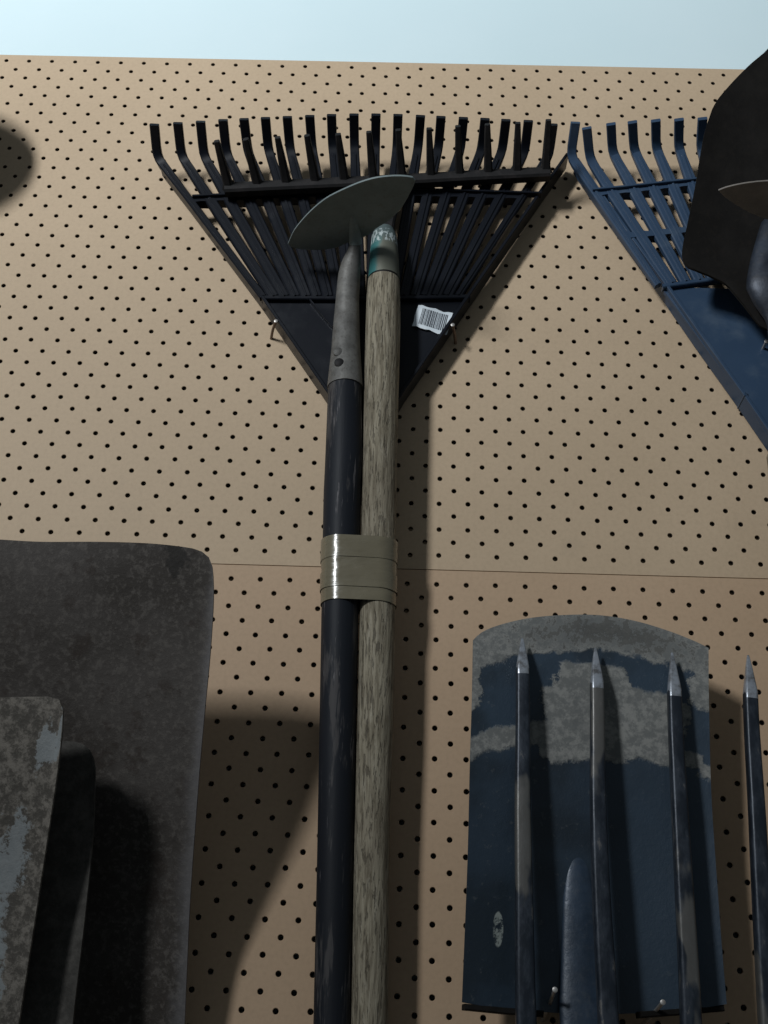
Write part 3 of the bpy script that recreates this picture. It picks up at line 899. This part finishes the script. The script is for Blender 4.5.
plate('blade', spt, spr, spb, spl, 'spade', sp, .0028, .012, lambda v: 1 - .88 * v, 40, 40, rnd=.0012)
tube('socket_ridge', [(0.1349, -0.0410, 1.4710, 0.0030), (0.1356, -0.0415, 1.4614, 0.0074), (0.1352, -0.0420, 1.4301, 0.0117), (0.1356, -0.0420, 1.3891, 0.0150), (0.1361, -0.0430, 1.3562, 0.0182), (0.1352, -0.0440, 1.3244, 0.0172), (0.1331, -0.0430, 1.2759, 0.0134)], 'spade_ridge', sp, n=32, seg=30, flat=.27)
for xa_, xb_, ya_, yb_ in (((0.0511, -0.0500, 1.3564), (0.1072, -0.0500, 1.3536), 0, 0), ((0.1730, -0.0500, 1.3550), (0.2330, -0.0500, 1.3613), 0, 0)):
    a_, b_ = Vector(xa_), Vector(xb_)
    bar('tread', [a_ + Vector((0, .006, -.001)), a_.lerp(b_, .5) + Vector((0, .011, -.001)), b_ + Vector((0, .008, -.001))], 'rust_blade', sp, .011, .004, side=Vector((0, 1, 0)))
shovel_handle(sp, (0.1330, -0.0440, 1.2759)[0], -.044, (0.1332, -0.0440, 1.2818)[2], .70, .0155, .015)

fk = thing('garden_fork', 'four-tined garden fork with bright ground tips, in front of the muddy spade', 'fork', ((0.1675, -0.0600, 1.3009)[0], -.05, .70))
tines = [
    ([(0.0953, -0.0660, 1.5970), (0.0944, -0.0680, 1.5559), (0.0926, -0.0710, 1.4920), (0.0920, -0.0720, 1.4245), (0.0916, -0.0710, 1.3594), (0.0922, -0.0690, 1.3286)], ((0.0961, -0.0620, 1.6236), 5.7)),
    ([(0.1522, -0.0660, 1.5866), (0.1508, -0.0680, 1.5576), (0.1476, -0.0710, 1.4936), (0.1465, -0.0720, 1.4330), (0.1470, -0.0710, 1.3802), (0.1477, -0.0690, 1.3303)], ((0.1531, -0.0620, 1.6174), 6.0)),
    ([(0.2112, -0.0660, 1.5820), (0.2093, -0.0680, 1.5516), (0.2069, -0.0710, 1.4954), (0.2051, -0.0720, 1.4347), (0.2038, -0.0710, 1.3755), (0.2026, -0.0690, 1.3320)], ((0.2129, -0.0620, 1.6150), 6.2)),
    ([(0.2693, -0.0660, 1.5821), (0.2667, -0.0680, 1.5533), (0.2631, -0.0710, 1.4971), (0.2594, -0.0720, 1.4364), (0.2568, -0.0710, 1.3772), (0.2554, -0.0690, 1.3336)], ((0.2721, -0.0620, 1.6147), 6.4)),
]
for k, (pts, (tip, hw)) in enumerate(tines):
    C = catmull(pts, 16)
    w0 = .0102
    o = bar('tine', C, 'fork', fk, [w0 * (1 + .38 * (i / 15) ** 1.3) for i in range(16)], [.0100 + .002 * i / 15 for i in range(16)], angle=60, rounded=True)
    tv = Vector(tip)
    d = (C[0] - tv)
    bar('tip', [tv, tv + d * .25, tv + d * .75, tv + d * 1.0, C[0].lerp(C[1], .3)], 'tip', o, [.0016, .0042, .0084, .0101, .0101], [.0014, .0040, .0084, .0102, .0102], angle=60, rounded=True)
# shoulders just below the picture
c1, c4 = Vector((0.0922, -0.0690, 1.3286)), Vector((0.2554, -0.0690, 1.3336))
c2, c3 = Vector((0.1477, -0.0690, 1.3303)), Vector((0.2026, -0.0690, 1.3320))
mid = c1.lerp(c4, .5)
hd = catmull([c1 + Vector((0, 0, .006)), c1 + Vector((.010, .002, -.022)), c2 + Vector((.004, .002, -.034)), mid + Vector((0, .002, -.040)), c3 + Vector((-.004, .002, -.034)), c4 + Vector((-.010, .002, -.022)), c4 + Vector((0, 0, .006))], 30)
bar('shoulder', hd, 'navy_steel', fk, .013, .015, side=Vector((0, 1, 0)))
for a_, c_ in ((c2, 1), (c3, -1)):
    bar('shoulder_strut', catmull([a_ + Vector((0, 0, .010)), a_ + Vector((.006 * c_, .001, -.016)), mid + Vector((-.006 * c_, .002, -.046))], 8), 'navy_steel', fk, .014, .014)
tube('socket', [(mid.x, mid.y, mid.z - .030, .012), (mid.x, mid.y + .001, mid.z - .07, .017), (mid.x, mid.y + .004, mid.z - .22, .019)], 'socket_dark', fk, n=18, seg=12)
shovel_handle(fk, mid.x, mid.y + .004, mid.z - .21, .70, .017, .016)

nail('nail head at the foot of the spade, left of its blue socket ridge', (0.1110, -0.0000, 1.3512)[0::2], .062, .016, .002)
nail('nail head at the foot of the spade, right of its blue socket ridge', (0.1823, -0.0000, 1.3493)[0::2], .064, .012, .004)

# ------------------------------------------------------------------ round-pointed shovel and second hoe at the right edge
rx = (0.3526, -0.0700, 2.0089)[0]
def rm(p):
    return (2 * rx - p[0], p[1], p[2])
rs_side = [(0.2668, -0.0660, 1.9854), (0.2556, -0.0680, 1.9887), (0.2511, -0.0700, 1.9979), (0.2525, -0.0720, 2.0126), (0.2576, -0.0760, 2.0341), (0.2655, -0.0830, 2.0690), (0.2715, -0.0890, 2.1005), (0.2774, -0.0950, 2.1288), (0.2852, -0.0990, 2.1526)]
rs_top = [(0.2852, -0.0990, 2.1526), (0.2924, -0.1020, 2.1659), (0.3089, -0.1060, 2.1877), (0.3262, -0.1100, 2.2072), (0.3426, -0.1130, 2.2232), (0.3576, -0.1150, 2.2322)]
rs_bot = [(0.2668, -0.0660, 1.9854), (0.2826, -0.0660, 1.9790), (0.2975, -0.0650, 1.9700), (0.3059, -0.0650, 1.9545), (0.3145, -0.0640, 1.9400), (0.3233, -0.0640, 1.9304)]
rs = thing('round_shovel', 'near-black round-pointed shovel with its blade up, at the right edge over the navy rake', 'shovel', (rx, -.05, .95))
top_ = rs_top[:-1] + [(rx, rs_top[-1][1], rs_top[-1][2] + .006)] + [rm(p) for p in rs_top[-2::-1]]
bot_ = rs_bot + [(rx, rs_bot[-1][1], rs_bot[-1][2] - .004)] + [rm(p) for p in rs_bot[::-1]]
plate('blade', top_, [rm(p) for p in rs_side], bot_, rs_side, 'rust_blade', rs, .0025, .016, lambda v: .35 + .65 * math.sin(math.pi * min(1, v * .9 + .1)), 36, 36)
tube('socket', [(0.3538, -0.0780, 2.0614, 0.0056), (0.3508, -0.0760, 2.0320, 0.0260), (0.3469, -0.0730, 1.9925, 0.0348), (0.3438, -0.0710, 1.9623, 0.0390), (0.3433, -0.0680, 1.9467, 0.0316), (0.3425, -0.0650, 1.9291, 0.0207), (0.3381, -0.0640, 1.8911, 0.0177), (0.3260, -0.0600, 1.7823, 0.0169)], 'socket_dark', rs, n=32, seg=40, flat=.34)
shovel_handle(rs, (0.3260, -0.0600, 1.7823)[0], -.060, (0.3278, -0.0600, 1.7968)[2], .95, .0175, .016)

h2 = thing('hoe', 'hoe with rusty lens-shaped blade jutting out over the near-black shovel at the right', 'hoe', ((0.3489, -0.0700, 1.6604)[0], -.06, .95))
hz = (0.3317, -0.1120, 2.0090)[2]
hx = (0.3496, -0.1120, 2.0313)[0]
hl = [(0.2643, -0.1506, 2.0055), (0.2713, -0.1551, 2.0055), (0.2845, -0.1599, 2.0055), (0.3031, -0.1633, 2.0055)]
hl2 = [(0.3171, -0.1149, 2.0055), (0.3009, -0.1223, 2.0055), (0.2861, -0.1316, 2.0055), (0.2731, -0.1414, 2.0055)]
hc = .352
mh = lambda p: (2 * hc - p[0], p[1], p[2])
ol = hl + [(hc, hl[3][1] - .004, hl[3][2])] + [mh(p) for p in hl[::-1]] + [mh(p) for p in hl2[::-1]] + [(hc, hl2[0][1] + .010, hl2[0][2])] + hl2
slab('blade', catmull(ol + ol[:1], 60)[:-1], 'rust_lens', h2, (0, 0, .0014))
yn = hl2[0][1] + .005
tube('neck', [(hc, yn - .012, hl[0][2] - .001, .004), (hc + .002, yn - .004, hl[0][2] - .006, .006), (hc + .014, yn + .012, hl[0][2] - .035, .008), (hc + .022, -.075, hl[0][2] - .075, .011), (hc + .024, -.074, hl[0][2] - .17, .015)], 'socket_dark', h2, n=16, seg=18)
shovel_handle(h2, hc + .024, -.074, hl[0][2] - .165, .95, .0165, .016)

# tool hung just left of the picture: its shadow falls into the top left corner
lw = thing('edging_iron', 'half-moon edging iron hung beyond the left edge of the picture', 'edger', (-.56, -.05, 1.0))
cxl, czl = (-0.5190, -0.0950, 2.1869)[0], (-0.4792, -0.0950, 2.1718)[2]
ol = [(cxl + 0.085 * math.cos(a), -.095, czl + .074 * math.sin(a)) for a in [2 * math.pi * k / 40 for k in range(40)]]
slab('blade', ol, 'rust_blade', lw, (0, .003, 0))
tube('socket', [(cxl, -.092, czl - .02, .006), (cxl, -.086, czl - .07, .014), (cxl, -.080, czl - .16, .016)], 'socket_dark', lw, n=14, seg=10)
shovel_handle(lw, cxl, -.080, czl - .15, 1.0, .0155, .015)

for o in bpy.data.objects:
    if 'origin_' in o:
        del o['origin_']
